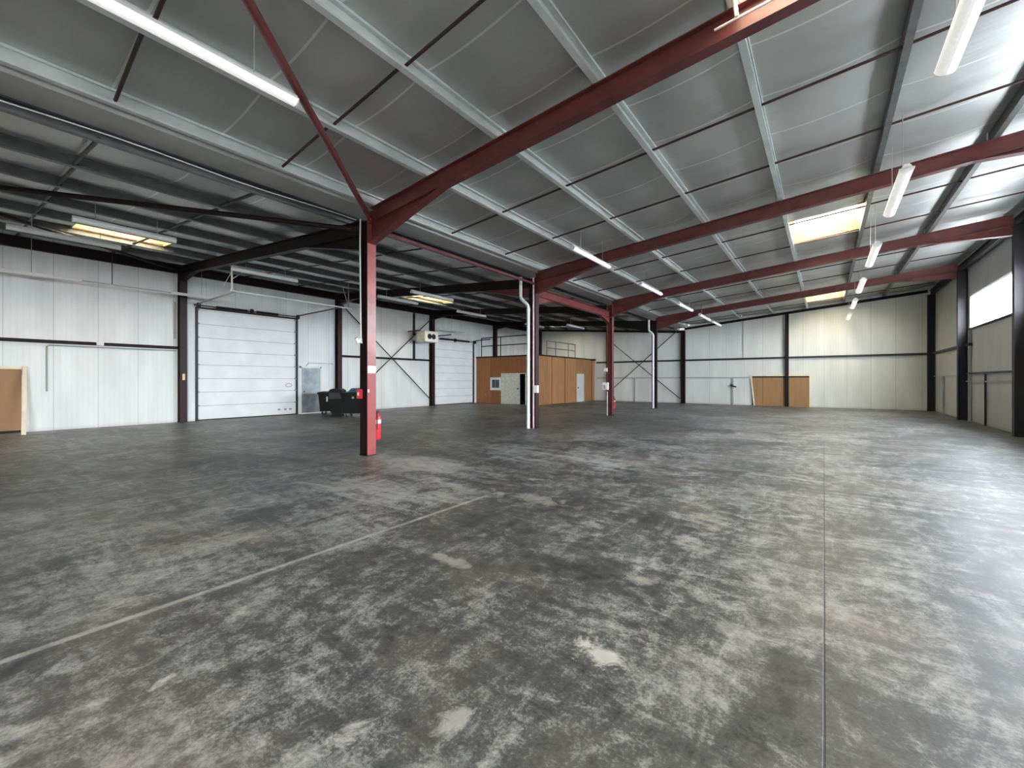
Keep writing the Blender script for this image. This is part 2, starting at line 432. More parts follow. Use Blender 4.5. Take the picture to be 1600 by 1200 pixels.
# ------------------------------------------------------------------ mesh builder
class MB:
    def __init__(self):
        self.v, self.f, self.sm = [], [], []

    def add(self, vs, fs, smooth=False):
        o = len(self.v)
        self.v += [tuple(p) for p in vs]
        self.f += [tuple(i + o for i in f) for f in fs]
        self.sm += [smooth] * len(fs)
        return self

    def box(self, x0, x1, y0, y1, z0, z1):
        x0, x1 = min(x0, x1), max(x0, x1)
        y0, y1 = min(y0, y1), max(y0, y1)
        z0, z1 = min(z0, z1), max(z0, z1)
        vs = [(x0, y0, z0), (x1, y0, z0), (x1, y1, z0), (x0, y1, z0), (x0, y0, z1), (x1, y0, z1), (x1, y1, z1), (x0, y1, z1)]
        return self.add(vs, [(0, 3, 2, 1), (4, 5, 6, 7), (0, 1, 5, 4), (1, 2, 6, 5), (2, 3, 7, 6), (3, 0, 4, 7)])

    def prism(self, poly, axis, a, b):
        """poly: 2-D points extruded along axis (0/1/2) from a to b; the two other axes in order."""
        n = len(poly)
        vs = []
        for t in (a, b):
            for p in poly:
                q = list(p)
                q.insert(axis, t)
                vs.append(tuple(q))
        fs = [tuple(range(n))[::-1], tuple(range(n, 2 * n))]
        for i in range(n):
            j = (i + 1) % n
            fs.append((i, j, j + n, i + n))
        return self.add(vs, fs)

    def sweep(self, prof, p0, p1, up):
        """profile (s, t) swept from p0 to p1; s along side, t along up."""
        p0, p1, up = Vector(p0), Vector(p1), Vector(up)
        d = (p1 - p0).normalized()
        side = d.cross(up).normalized()
        upn = side.cross(d).normalized()
        n = len(prof)
        vs = [tuple(p + side * s + upn * t) for p in (p0, p1) for s, t in prof]
        fs = [tuple(range(n))[::-1], tuple(range(n, 2 * n))]
        for i in range(n):
            j = (i + 1) % n
            fs.append((i, j, j + n, i + n))
        return self.add(vs, fs)

    def ibeam(self, p0, p1, dep, wid, up, tf=0.014, tw=0.010):
        """I section, p0-p1 is the middle of the section."""
        h, w = dep / 2, wid / 2
        for t0, t1, s in ((h - tf, h, w), (-h, -h + tf, w)):
            self.sweep([(-s, t0), (s, t0), (s, t1), (-s, t1)], p0, p1, up)
        self.sweep([(-tw / 2, -h + tf), (tw / 2, -h + tf), (tw / 2, h - tf), (-tw / 2, h - tf)], p0, p1, up)
        return self

    def bar(self, p0, p1, w, h, up=(0, 0, 1)):
        return self.sweep([(-w / 2, -h / 2), (w / 2, -h / 2), (w / 2, h / 2), (-w / 2, h / 2)], p0, p1, up)

    def tube(self, pts, r, n=10):
        pts = [Vector(p) for p in pts]
        rings = []
        for i, p in enumerate(pts):
            d = ((pts[min(i + 1, len(pts) - 1)] - pts[max(i - 1, 0)])).normalized()
            ref = Vector((0, 0, 1)) if abs(d.z) < 0.9 else Vector((1, 0, 0))
            a = d.cross(ref).normalized()
            b = d.cross(a).normalized()
            rings.append([p + a * math.cos(2 * math.pi * k / n) * r + b * math.sin(2 * math.pi * k / n) * r for k in range(n)])
        vs = [tuple(q) for R in rings for q in R]
        fs = []
        for i in range(len(pts) - 1):
            for k in range(n):
                fs.append((i * n + k, i * n + (k + 1) % n, (i + 1) * n + (k + 1) % n, (i + 1) * n + k))
        self.add(vs, fs, True)
        self.add(vs[:n], [tuple(range(n))])
        self.add(vs[-n:], [tuple(range(n))[::-1]])
        return self

    def lathe(self, prof, cx, cy, z0, n=20):
        vs, fs = [], []
        for r, z in prof:
            for k in range(n):
                a = 2 * math.pi * k / n
                vs.append((cx + r * math.cos(a), cy + r * math.sin(a), z0 + z))
        for i in range(len(prof) - 1):
            for k in range(n):
                fs.append((i * n + k, i * n + (k + 1) % n, (i + 1) * n + (k + 1) % n, (i + 1) * n + k))
        return self.add(vs, fs, True)

    def build(self, name, mat, parent=None, origin=None):
        me = bpy.data.meshes.new(name)
        o = origin
        if o is None and parent is None:
            xs, ys, zs = zip(*self.v)
            o = None
        me.from_pydata(self.v, [], self.f)
        me.polygons.foreach_set('use_smooth', self.sm)
        me.materials.append(mat)
        bm = bmesh.new()
        bm.from_mesh(me)
        bmesh.ops.recalc_face_normals(bm, faces=bm.faces)
        bm.to_mesh(me)
        bm.free()
        me.update()
        ob = bpy.data.objects.new(name, me)
        COL.objects.link(ob)
        if parent is not None:
            ob.parent = parent
        return ob


def tag(o, label, cat, group=None, kind='thing'):
    o['label'] = label
    o['category'] = cat
    o['kind'] = kind
    if group:
        o['group'] = group
    return o


def empty(name, label, cat, group=None, loc=(0, 0, 0)):
    o = bpy.data.objects.new(name, None)
    o.empty_display_size = 0.1
    COL.objects.link(o)
    o.location = loc
    return tag(o, label, cat, group)


def struct(mb, name, mat, label=None, parent=None):
    o = mb.build(name, mat, parent)
    if parent is None:
        o['kind'] = 'structure'
        o['label'] = label
        o['category'] = name.split('_')[0]
    return o


# ================================================================== SHELL
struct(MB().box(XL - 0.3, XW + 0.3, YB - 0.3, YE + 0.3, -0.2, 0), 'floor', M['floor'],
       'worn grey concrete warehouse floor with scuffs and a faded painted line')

# windows in the window wall: (y0, y1)
WIN = [(17.85, 23.2), (11.75, 17.15), (5.6, 11.1)]  # all but the first are unseen, added to bring in daylight
ADDED_GATE = (-6.3, -2.2, 3.6)     # unseen open door added behind the viewer for daylight
WZ0, WZ1 = 3.50, 4.75
TW = 0.12
mb = MB()
ys = sorted([YB] + [v for w in WIN for v in w] + [YE, ADDED_GATE[0], ADDED_GATE[1]])
mb.box(XW, XW + TW, ADDED_GATE[0], ADDED_GATE[1], ADDED_GATE[2], WZ1)
mb.box(XW, XW + TW, YB, ADDED_GATE[0], 0, WZ0)
mb.box(XW, XW + TW, ADDED_GATE[1], YE, 0, WZ0)
mb.box(XW, XW + TW, YB, YE, WZ1, 6.35)
for a, b_ in zip(ys[::2], ys[1::2]):
    mb.box(XW, XW + TW, a, b_, WZ0, WZ1)
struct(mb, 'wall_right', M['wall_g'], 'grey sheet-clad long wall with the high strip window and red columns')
for i, (a, b_) in enumerate(WIN):
    mid = (a + b_) / 2
    f = MB()
    f.box(XW + 0.02, XW + 0.1, a, b_, WZ0, WZ0 + 0.04).box(XW + 0.02, XW + 0.1, a, b_, WZ1 - 0.04, WZ1)
    f.box(XW + 0.02, XW + 0.1, a, a + 0.04, WZ0, WZ1).box(XW + 0.02, XW + 0.1, b_ - 0.04, b_, WZ0, WZ1)
    f.box(XW + 0.04, XW + 0.08, mid - 0.02, mid + 0.02, WZ0, WZ1)
    w = struct(f, 'window_%d' % (i + 1), M['pvc'], 'bright high strip window with one thin mullion in the grey wall' if i == 0 else
               'unseen high strip window added in the grey wall for daylight')
    MB().box(XW + 0.055, XW + 0.062, a, b_, WZ0, WZ1).build('glass', M['glassw'], w)
    MB().box(XW - 0.06, XW + 0.0, a, b_, WZ0 - 0.06, WZ0).build('window_sill', M['navy'], w)
    portal((XW + 0.14, mid, (WZ0 + WZ1) / 2), (0, -math.pi / 2 * -1, 0), WZ1 - WZ0, b_ - a)

f = MB().box(XW - 0.02, XW, ADDED_GATE[0] - 0.1, ADDED_GATE[0], 0, ADDED_GATE[2]).box(XW - 0.02, XW, ADDED_GATE[1], ADDED_GATE[1] + 0.1, 0, ADDED_GATE[2])
f.box(XW - 0.02, XW, ADDED_GATE[0] - 0.1, ADDED_GATE[1] + 0.1, ADDED_GATE[2], ADDED_GATE[2] + 0.1)
struct(f, 'door_4', M['dark'], 'unseen loading door opening added in the grey wall for daylight')
portal((XW + 0.14, (ADDED_GATE[0] + ADDED_GATE[1]) / 2, ADDED_GATE[2] / 2), (0, math.pi / 2, 0), ADDED_GATE[2], ADDED_GATE[1] - ADDED_GATE[0])

# door wall (left): openings for the two sectional doors are closed by the doors themselves
D1 = (5.68, 9.48, 4.22)
D2 = (17.72, 21.38, 3.95)
mb = MB()
for a, b_ in ((YB, D1[0]), (D1[1], D2[0]), (D2[1], YE)):
    mb.box(XL - TW, XL, a, b_, 0, D2[2])
mb.box(XL - TW, XL, YB, D1[0], D2[2], 6.1)
mb.box(XL - TW, XL, D1[1], YE, D2[2], 6.1)
mb.box(XL - TW, XL, D1[0], D1[1], D1[2], 6.1)
struct(mb, 'wall_left', M['wall_y'], 'white sheet-clad long wall holding the two tall sectional doors')

# end wall, follows the two roof slopes
mb = MB()
P_ = [(XL - TW, 0), (XW + TW, 0), (XW + TW, rz(XW) + 0.24), (-7.6, 5.2), (XL - TW, lz(XL) + 0.24)]
mb.prism(P_, 1, YE, YE + TW)
struct(mb, 'wall_far', M['wall_x'], 'pale sheet-clad end wall crossed by one dark rail')
mb = MB()
mb.prism(P_, 1, YB - TW, YB)
struct(mb, 'wall_back', M['wall_x'], 'pale sheet-clad end wall behind the viewer')

# roof: foil blanket hanging slightly between purlins, rooflight openings cut out
SKR = [(3.5, 5.62), (13.55, 15.75), (25.75, 27.95), (-5.0, -2.6)]     # tall bay, between purlins -0.82 and 0.83; last one added for daylight
SKL = [(2.05, 4.05), (13.45, 15.9), (25.4, 27.6), (-5.0, -2.6)]          # door bay, between purlins -14.8 and -16.45; last one added, unseen, for daylight


def roof(name, pur, zf, holes, cell, x_edges, label):
    xs = [x_edges[0]] + list(pur) + [x_edges[1]]
    mb = MB()
    ystops = sorted({YB - 0.1, YE + 0.1} | {v for h in holes for v in h})
    yy = []
    for a, b_ in zip(ystops, ystops[1:]):
        n = max(1, int((b_ - a) / 0.4))
        yy += [a + (b_ - a) * k / n for k in range(n)]
    yy.append(ystops[-1])
    for i in range(len(xs) - 1):
        a, b_ = xs[i], xs[i + 1]
        nx = 12
        sag = 0.065 if abs(b_ - a) > 1 else 0.0
        is_hole_strip = (min(a, b_), max(a, b_)) == cell
        vs = []
        for y in yy:
            for k in range(nx + 1):
                t = k / nx
                x = a + (b_ - a) * t
                s = sag * math.sin(math.pi * t) ** 0.7 if 0 < t < 1 else 0
                s *= 1 + 0.25 * math.sin(y * 5.15) + 0.12 * math.sin(y * 11 + i)
                vs.append((x, y, zf(x) + FOIL - s))
        fs = []
        for j in range(len(yy) - 1):
            ym = (yy[j] + yy[j + 1]) / 2
            if is_hole_strip and any(h0 < ym < h1 for h0, h1 in holes):
                continue
            for k in range(nx):
                q = j * (nx + 1) + k
                fs.append((q, q + 1, q + nx + 2, q + nx + 1))
        mb.add(vs, fs, True)
    o = struct(mb, name, M['foil'], label)
    # weather sheet above
    m2 = MB()
    x0, x1 = x_edges
    rows = [(YB - 0.2, YE + 0.2, x0, min(cell, key=lambda v: abs(v - x0))), (YB - 0.2, YE + 0.2, max(cell, key=lambda v: abs(v - x0)), x1)]
    gaps = sorted(holes)
    yprev = YB - 0.2
    for h0, h1 in gaps + [(YE + 0.2, None)]:
        rows.append((yprev, h0, cell[0], cell[1]))
        yprev = h1
    for a, b_, c, d in rows:
        vs = [(c, a, zf(c) + 0.34), (d, a, zf(d) + 0.34), (d, b_, zf(d) + 0.34), (c, b_, zf(c) + 0.34)]
        vs += [(p[0], p[1], p[2] + 0.03) for p in vs]
        m2.add(vs, [(0, 3, 2, 1), (4, 5, 6, 7), (0, 1, 5, 4), (1, 2, 6, 5), (2, 3, 7, 6), (3, 0, 4, 7)])
    m2.build('roof_sheet', M['galvd'], o)
    return o


roof('ceiling', PR, rz, SKR, (-0.82, 0.83), (-7.42, XW + 0.14), 'silver foil-faced insulation under the tall bay roof')
roof('ceiling_low', PL[:5] + [-15.4] + PL[5:], lz, SKL, (-16.45, -15.4), (-7.98, XL - 0.14), 'silver foil-faced insulation under the lower bay roof over the doors')


def rooflight(n, x0, x1, y0, y1, zf, label):
    x0, x1 = min(x0, x1), max(x0, x1)
    zb, zt = FOIL - 0.06, 0.52
    mb = MB()
    sx, sy_ = 0.10, 0.12
    lo = [(x0 + 0.005, y0 + 0.005), (x1 - 0.005, y0 + 0.005), (x1 - 0.005, y1 - 0.005), (x0 + 0.005, y1 - 0.005)]
    hi = [(x0 + sx, y0 + sy_), (x1 - sx, y0 + sy_), (x1 - sx, y1 - sy_), (x0 + sx, y1 - sy_)]
    vi = [(p[0], p[1], zf(p[0]) + zb) for p in lo] + [(p[0], p[1], zf(p[0]) + zt) for p in hi]
    vo = [(p[0] + (-0.03 if i in (0, 3) else 0.03) * 0, p[1], zf(p[0]) + zt) for i, p in enumerate(lo)]
    mb.add(vi + vo, [(k, (k + 1) % 4, 4 + (k + 1) % 4, 4 + k) for k in range(4)] +
           [(k, (k + 1) % 4, 8 + (k + 1) % 4, 8 + k) for k in range(4)] +
           [(4 + k, 4 + (k + 1) % 4, 8 + (k + 1) % 4, 8 + k) for k in range(4)])
    w = struct(mb, 'window_%d' % n, M['foam'], label)
    g = MB()
    vs = [(x0, y0, zf(x0) + zt), (x1, y0, zf(x1) + zt), (x1, y1, zf(x1) + zt), (x0, y1, zf(x0) + zt)]
    vs += [(p[0], p[1], p[2] + 0.01) for p in vs]
    g.add(vs, [(0, 3, 2, 1), (4, 5, 6, 7), (0, 1, 5, 4), (1, 2, 6, 5), (2, 3, 7, 6), (3, 0, 4, 7)])
    g.build('glass', M['glasss'], w)
    xm, ym = (x0 + x1) / 2, (y0 + y1) / 2
    portal((xm, ym, zf(xm) + zt + 0.05), (0, 0, 0), x1 - x0, y1 - y0)


nw = 5
for k, (a, b_) in enumerate(SKR):
    rooflight(nw, -0.82, 0.83, a, b_, rz, ['yellow-lined rooflight in the tall bay beside the first rafter', 'yellow-lined rooflight in the tall bay past the second rafter',
              'yellow-lined rooflight in the tall bay next to the end wall', 'yellow-lined rooflight added unseen behind the viewer in the tall bay'][k])
    nw += 1
for k, (a, b_) in enumerate(SKL):
    rooflight(nw, -15.4, -16.42, a, b_, lz, ['bright rooflight in the low bay before the first rafter', 'bright rooflight in the low bay above the cross-braced wall',
              'bright rooflight in the low bay above the office room', 'bright rooflight added unseen behind the viewer in the low bay'][k])
    nw += 1

# ================================================================== STEEL FRAMES
ordn = ['zeroth', 'first', 'second', 'third', 'fourth', 'fifth']
G_MID = 'red columns of the middle row'


def column(x, y, ztop, dep, wid, mat, label, group, base=True, ry=None, flange_mat=None):
    """I-section column: web along X, flanges face -X and +X."""
    r = empty('steel_column', label, 'column', group, (x, y, 0))
    h, w = dep / 2, wid / 2
    z0 = 0.02
    m = MB().box(-h, -h + 0.014, -w, w, z0, ztop).box(-h + 0.014, h - 0.014, -0.005, 0.005, z0, ztop)
    m.build('web', M['dark'] if flange_mat else mat, r)  # web beside the brightened flange gets its shade as a darker colour
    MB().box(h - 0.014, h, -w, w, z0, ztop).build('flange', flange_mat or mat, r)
    if base:
        b_ = MB().box(-h - 0.002, h + 0.002, -w - 0.01, w + 0.01, 0, 0.02)
        b_.build('base_plate', M['dark'], r)
    return r


mid_lab = ['red steel column behind the viewer in the middle row',
           'tall red steel column with a white paper sticker and bright pinkish flange',
           'red steel column hugged by the stepped white downpipe with a white box',
           'dark red steel column carrying two white boxes and an extinguisher low down',
           'slim dark column with a bent white downpipe before the end wall',
           'dark column on the end wall where the two roofs meet']
cols_mid = []
for k, y in enumerate(FR):
    wd = 0.2
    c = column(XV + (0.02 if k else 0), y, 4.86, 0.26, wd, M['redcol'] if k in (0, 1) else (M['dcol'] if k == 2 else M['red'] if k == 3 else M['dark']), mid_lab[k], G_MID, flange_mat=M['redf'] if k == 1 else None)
    cols_mid.append(c)

# extra parts on the first middle column
c1 = cols_mid[1]
MB().box(0.131, 0.134, -0.096, 0.096, 1.69, 1.84).build('sticker', M['pap'], c1)
MB().box(0.131, 0.134, -0.096, -0.06, 1.30, 1.36).build('sticker', M['pap'], c1)
MB().box(0.1305, 0.133, -0.099, 0.099, 0.02, 1.66).build('painted_band', M['redlow'], c1)

door_lab = ['dark column on the white wall behind the viewer',
            'dark red column on the white wall with a small yellow label beside the wide door',
            'dark column on the white wall behind the black bins',
            'dark column on the white wall beside the white heater and narrow door',
            'dark column on the white wall rising behind the office room',
            'dark corner column on the white wall at the far end']
for k, y in enumerate(FR):
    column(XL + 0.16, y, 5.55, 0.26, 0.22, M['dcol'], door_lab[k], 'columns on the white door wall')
MB().box(0.131, 0.136, -0.04, 0.04, 1.55, 1.78).build('sticker', M['yel'], bpy.data.objects['steel_column.007'])

win_lab = ['dark column on the grey window wall behind the viewer', 'dark column on the grey window wall by the first rafter end', 'dark column on the grey window wall by the second rafter end',
           'broad dark column at the picture edge beside the bright strip window',
           'dark column on the grey wall just beyond the bright strip window',
           'dark corner column where the grey wall meets the end wall']
for k, y in enumerate(FR):
    column(XR + 0.14, y, rz(XR) - 0.25, 0.27, 0.2, M['navy'], win_lab[k], 'columns on the grey window wall')

# gable posts
for x, lab in ((-1.75, 'black end wall post standing before the brown board panel'), (-12.95, 'dark end wall post near the corner of the office room')):
    zt = (rz(x) if x > -7.6 else lz(x)) - 0.05
    r = empty('gable_post', lab, 'post', 'posts on the end wall', (x, YE - 0.15, 0))
    MB().ibeam((0, 0, 0.02), (0, 0, zt), 0.2, 0.17, (0, 1, 0)).build('post_section', M['dark'], r)
    MB().box(-0.11, 0.11, -0.12, 0.12, 0, 0.02).build('base_plate', M['dark'], r)


def rafter(k, y):
    G = 'rafters of the tall bay'
    mat = M['dark'] if k == 5 else M['red']
    mat2 = mat
    r = empty('rafter', ['red rafter behind the viewer over the tall bay', 'biggest red rafter rising from the column with the white sticker',
                         'red rafter rising from the column with the stepped downpipe',
                         'red rafter rising from the column with two white boxes', 'red rafter rising from the slim column before the end wall',
                         'dark rafter lying against the end wall of the tall bay'][k], 'rafter', G, (XV, y, 0))
    D, W = (0.30, 0.16) if k < 5 else (0.14, 0.10)
    o = -XV
    a, b_ = XV + 0.10, XR + 0.02
    za, zb = rz(a) - D / 2, rz(b_) - D / 2
    up = (0, 0, 1)
    MB().ibeam((a + o, 0, za), (b_ + o, 0, zb), D, W, up).build('beam', mat, r)
    # haunches
    for xa, xb, drop in ((a + 0.03, a + 2.2, 0.40), (b_ - 0.03, b_ - 2.0, 0.26)) if k < 5 else ():
        z1, z2 = rz(xa) - D - drop, rz(xb) - D + 0.01
        m = MB()
        poly = [(xa + o, z1), (xb + o, z2), (xa + o, rz(xa) - D + 0.01)]
        m.prism(poly, 1, -0.006, 0.006)
        m.sweep([(-W / 2, -0.007), (W / 2, -0.007), (W / 2, 0.007), (-W / 2, 0.007)], (xa + o, 0, z1), (xb + o, 0, z2), up)
        m.build('haunch', mat, r)
    # purlin cleats
    for px in PR[1:-1]:
        MB().box(px + o - 0.075, px + o - 0.067, -0.05, 0.05, rz(px) - 0.003, rz(px) + 0.15).build('cleat', M['galv'], r)
    # left bay rafter
    G = 'rafters of the low bay'
    matl = M['dark'] if k != 2 else M['red']
    r = empty('rafter', ['dark rafter behind the viewer over the low bay', 'dark rafter from the white sticker column to the yellow label column',
                         'dark rafter above the black bins in the low bay',
                         'dark rafter above the white heater in the low bay', 'dark rafter over the office room',
                         'dark rafter lying against the end wall of the low bay'][k], 'rafter', G, (XV, y, 0))
    a, b_ = XV - 0.10, XL + 0.30
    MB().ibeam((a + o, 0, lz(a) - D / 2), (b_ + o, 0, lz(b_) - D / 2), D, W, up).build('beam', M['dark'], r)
    for xa, xb, drop in ((a - 0.03, a - 2.3, 0.30), (b_ + 0.03, b_ + 1.3, 0.22)) if k < 5 else ():
        z1, z2 = lz(xa) - D - drop, lz(xb) - D + 0.01
        m = MB()
        m.prism([(xa + o, z1), (xb + o, z2), (xa + o, lz(xa) - D + 0.01)], 1, -0.006, 0.006)
        m.sweep([(-W / 2, -0.007), (W / 2, -0.007), (W / 2, 0.007), (-W / 2, 0.007)], (xa + o, 0, z1), (xb + o, 0, z2), up)
        m.build('haunch', matl, r)


for k, y in enumerate(FR):
    rafter(k, y)

# purlins
num = ['first', 'second', 'third', 'fourth', 'fifth', 'sixth', 'seventh', 'eighth']
def zprof(s):
    w, t, h, l = 0.088, 0.006, 0.2, 0.034
    p = [(0, 0), (w, 0), (w, l), (w - t, l), (w - t, t), (t, t), (t, h - t), (w - t, h - t), (w - t, h - l), (w, h - l), (w, h), (0, h)]
    return [(s * a, b_) for a, b_ in p]
for i, x in enumerate(PR[:-1]):
    m = MB().sweep(zprof(1), (x - 0.035, YB + 0.01, rz(x)), (x, YE - 0.01, rz(x)), (0, 0, 1))
    lab = 'galvanized purlin of the tall roof, %s counting from the gutter' % num[i]
    tag(m.build('roof_purlin', M['galv'] if i < 5 else M['galvd']), lab, 'purlin', 'purlins under the tall roof')  # window-side purlins use the darker copy for their shaded faces
for i, x in enumerate(PL[:-1]):
    m = MB().sweep(zprof(1), (x - 0.035, YB + 0.01, lz(x)), (x, YE - 0.01, lz(x)), (0, 0, 1))
    lab = 'shade-darkened grey purlin of the low roof, %s counting from the gutter' % num[i]
    tag(m.build('roof_purlin', M['galvd']), lab, 'purlin', 'purlins under the low roof')

# valley gutter and the dark cable below its edge
g = empty('valley_gutter', 'grey steel valley gutter running between the two roofs above the middle columns', 'gutter', None, (-7.7, 0, 4.98))
m = MB()
m.sweep([(-0.30, 0.0), (0.30, 0.0), (0.30, 0.26), (0.285, 0.26), (0.285, 0.015), (-0.285, 0.015), (-0.285, 0.26), (-0.30, 0.26)],
        (0, YB + 0.02, 0.03), (0, YE - 0.02, 0.03), (0, 0, 1))
m.build('trough', M['gutter'], g)
MB().box(-0.315, -0.30, YB + 0.02, YE - 0.02, 0.0, 0.06).build('gutter_edge', simple('blue_black_edge', (0.015, 0.018, 0.028), 0.5), g)
m = MB()
pts = [(-7.98 + 0.0, y, 4.93 - 0.02 * math.sin((y + 1) * 1.9)) for y in [YB + 0.3 + 0.5 * k for k in range(24)]]
pts = [p for p in pts if p[1] < 5.0] + [(-7.78, 5.08, 4.86)]
tag(m.tube(pts, 0.009, 6).build('electric_cable', M['pvc']), 'white cable strapped along the gutter to the sticker column', 'cable')

# eave beams
for x, z, nm in ((XL + 0.14, 5.5, 'dark eave beam along the top of the white door wall'), (XW - 0.14, 5.83, 'dark eave beam along the top of the grey window wall')):
    m = MB().ibeam((x, YB + 0.02, z + 0.1), (x, YE - 0.02, z + 0.1), 0.32 if x < 0 else 0.24, 0.14, (0, 0, 1))
    tag(m.build('eave_beam', M['dark'] if x < 0 else M['navy']), nm, 'beam', None)

# valley longitudinal members
m = MB().bar((-7.48, FR[1] + 0.12, 4.66), (-7.48, FR[2] - 0.12, 4.64), 0.06, 0.06)
tag(m.build('tie_beam', M['redcol']), 'thin red tie between the sticker column and the downpipe column', 'beam')
r = empty('portal_beam', 'deep red haunched beam between the second and third middle columns', 'beam', None, (XV + 0.02, 0, 0))
ya, yb = FR[2] + 0.11, FR[3] - 0.11
MB().ibeam((0, ya, 4.42), (0, yb, 4.42), 0.26, 0.18, (0, 0, 1)).build('beam', M['redcol'], r)
for y0, y1 in ((ya, ya + 1.1), (yb, yb - 1.1)):
    m = MB().prism([(y0, 4.0), (y1, 4.3), (y0, 4.3)], 0, -0.006, 0.006)
    m.sweep([(-0.08, -0.007), (0.08, -0.007), (0.08, 0.007), (-0.08, 0.007)], (0, y0, 4.0), (0, y1, 4.3), (0, 0, 1))
    m.build('haunch', M['redcol'], r)

# roof bracing tubes
def brace(p0, p1, r, mat, label, group=None, name='brace_tube'):
    e = empty(name, label, 'brace', group, tuple(p0))
    p0, p1 = Vector(p0), Vector(p1)
    d = p1 - p0
    u = d.normalized()
    MB().tube([u * 0.12, d - u * 0.12], r, 12).build('tube', mat, e)
    for q in (Vector((0, 0, 0)), d):
        s = 1 if q.length == 0 else -1
        MB().bar(q, q + u * s * 0.2, 0.012, r * 2.4, (0, 0, 1)).build('end_plate', mat, e)
    return e


GB = 'bracing tubes under the roof'
brace((XV + 0.2, 5.14, 4.83), (-2.25, -0.7, 5.35), 0.052, M['redcol'], 'long red bracing tube crossing the purlins down to the sticker column', GB)
brace((XV - 0.2, 5.14, 4.68), (-13.4, -0.8, 5.18), 0.05, M['dark'], 'dark bracing tube under the low roof, ending at the sticker column', GB)
brace((XL + 0.5, 5.2, 5.44), (-13.4, -0.8, 5.17), 0.045, M['dark'], 'dark bracing tube under the low roof, ending at the yellow label column', GB)

# sag rods
def sag(side, y, thick, k, j):
    m = MB()
    if side > 0:
        for a, b_ in zip(PR, PR[1:]):
            za, zb = rz(a) + 0.085, rz(b_) + 0.045
            m.tube([(a, y + 0.03, za), (b_, y - 0.03, zb)], thick, 6)
    else:
        for a, b_ in zip(PL, PL[1:]):
            za, zb = lz(a) + 0.05, lz(b_) + 0.05
            m.tube([(a, y + 0.02, za), (b_, y - 0.02, zb)], thick, 6)
    bay = 'tall' if side > 0 else 'low'
    if k == 0:
        where = 'the bay before rafter one'
    elif k == 4:
        where = 'the end wall bay'
    else:
        where = 'the bay past the %s rafter' % ordn[k]
    lab = 'thin tie rod under the %s roof, %s in %s' % (bay, ['nearer one', 'farther one'][j], where)
    tag(m.build('sag_rod', M['rodb'] if side > 0 else M['blk']), lab, 'rod', 'tie rods across the roof purlins')


for k in range(5):
    y0, y1 = FR[k], FR[k + 1]
    for j, t in enumerate((0.345, 0.69)):
        y = y0 + (y1 - y0) * t
        sag(1, y, 0.022 if k == 0 else 0.02, k, j)
        sag(-1, y, 0.03 if k == 0 else 0.022, k, j)

# ================================================================== LIGHT FITTINGS
def lamp(x, y0, y1, z, zroof, label, group, rod=0.007, w=0.085, wires=(0.2, 0.8), off=None):
    r = empty('strip_light', label, 'light', group, (x, y0, z))
    L_ = y1 - y0
    s = w
    MB().prism([(-s * 0.6, 0.055), (-s * 0.75, 0.03), (-s * 0.75, 0.02), (s * 0.75, 0.02), (s * 0.75, 0.03), (s * 0.6, 0.055), (s * 0.35, 0.085), (-s * 0.35, 0.085)],
               1, 0, L_).build('housing', M['lampw'], r)
    prof = [(s * math.cos(a), 0.02 + 0.8 * s * math.sin(a)) for a in [math.pi + math.pi * k / 10 for k in range(11)]]
    MB().prism(prof, 1, 0.015, L_ - 0.015).build('diffuser', M['glow'] if 'tall' in group else M['diff'], r)
    for a, b_ in ((0, 0.015), (L_ - 0.015, L_)):
        MB().prism([(p[0] * 1.05, p[1] - 0.004) for p in prof] + [(s * 1.05, 0.03), (-s * 1.05, 0.03)], 1, a, b_).build('end_cap', M['lampw'], r)
    for t in wires:
        MB().tube([(0, L_ * t, 0.08), (0, L_ * t, zroof - z)], rod, 6).build('hanger', M['greyp'], r)
    return r


rowB = [(0.2, 2.47), (9.25, 11.46), (14.05, 16.3), (18.68, 21.0), (22.5, 24.9), (25.5, 27.8)]
labB = ['long bright strip light at the top corner of the picture beside a purlin', 'white strip light in the low-side row, just past the first rafter',
        'white strip light in the low-side row, just past the second rafter', 'white strip light in the low-side row, third rafter bay',
        'white strip light in the low-side row, past the third rafter', 'last white strip light of the low-side row near the end wall']
for (a, b_), l in zip(rowB, labB):
    lamp(-5.0, a, b_, 4.81, rz(-5.0) + 0.2, l, 'strip lights in the tall bay, gutter side', w=0.07)
rowC = [(3.95, 6.35), (8.95, 11.2), (13.5, 15.85), (18.0, 20.4), (22.3, 24.7), (26.9, 29.1)]
labC = ['largest white strip light hanging at the top corner near the window wall', 'hanging strip light between the first and second rafters by the rooflight',
        'hanging strip light below the third rafter, window side row', 'hanging strip light fourth along the window side row',
        'hanging strip light fifth along the window side row', 'smallest hanging strip light of the window side row at the end wall']
for (a, b_), l in zip(rowC, labC):
    lamp(1.04, a, b_, 4.84, rz(1.04) + 0.2, l, 'strip lights in the tall bay, window side', w=0.09)
for (a, b_), l in zip([(0.83, 2.76), (5.34, 7.37), (10.7, 12.8), (15.4, 17.6), (21.4, 23.5)],
                      ['white strip light high over the plain stretch of white wall', 'white strip light over the wide sectional door',
                       'white strip light above the cross-braced wall bay', 'white strip light above the narrow sectional door', 'white strip light above the office room door']):
    lamp(-14.84, a, b_, 5.0, lz(-14.84) + 0.2, l, 'strip lights in the low bay, outer row', w=0.075)
for (a, b_), l in zip([(1.54, 3.24), (10.26, 12.4), (22.0, 24.1)],
                      ['white strip light hanging across the first bright low rooflight', 'white strip light hanging across the second bright low rooflight',
                       'white strip light hanging over the office roof rail']):
    lamp(-12.23, a, b_, 4.80, lz(-12.23) + 0.2, l, 'strip lights in the low bay, inner row', w=0.075)
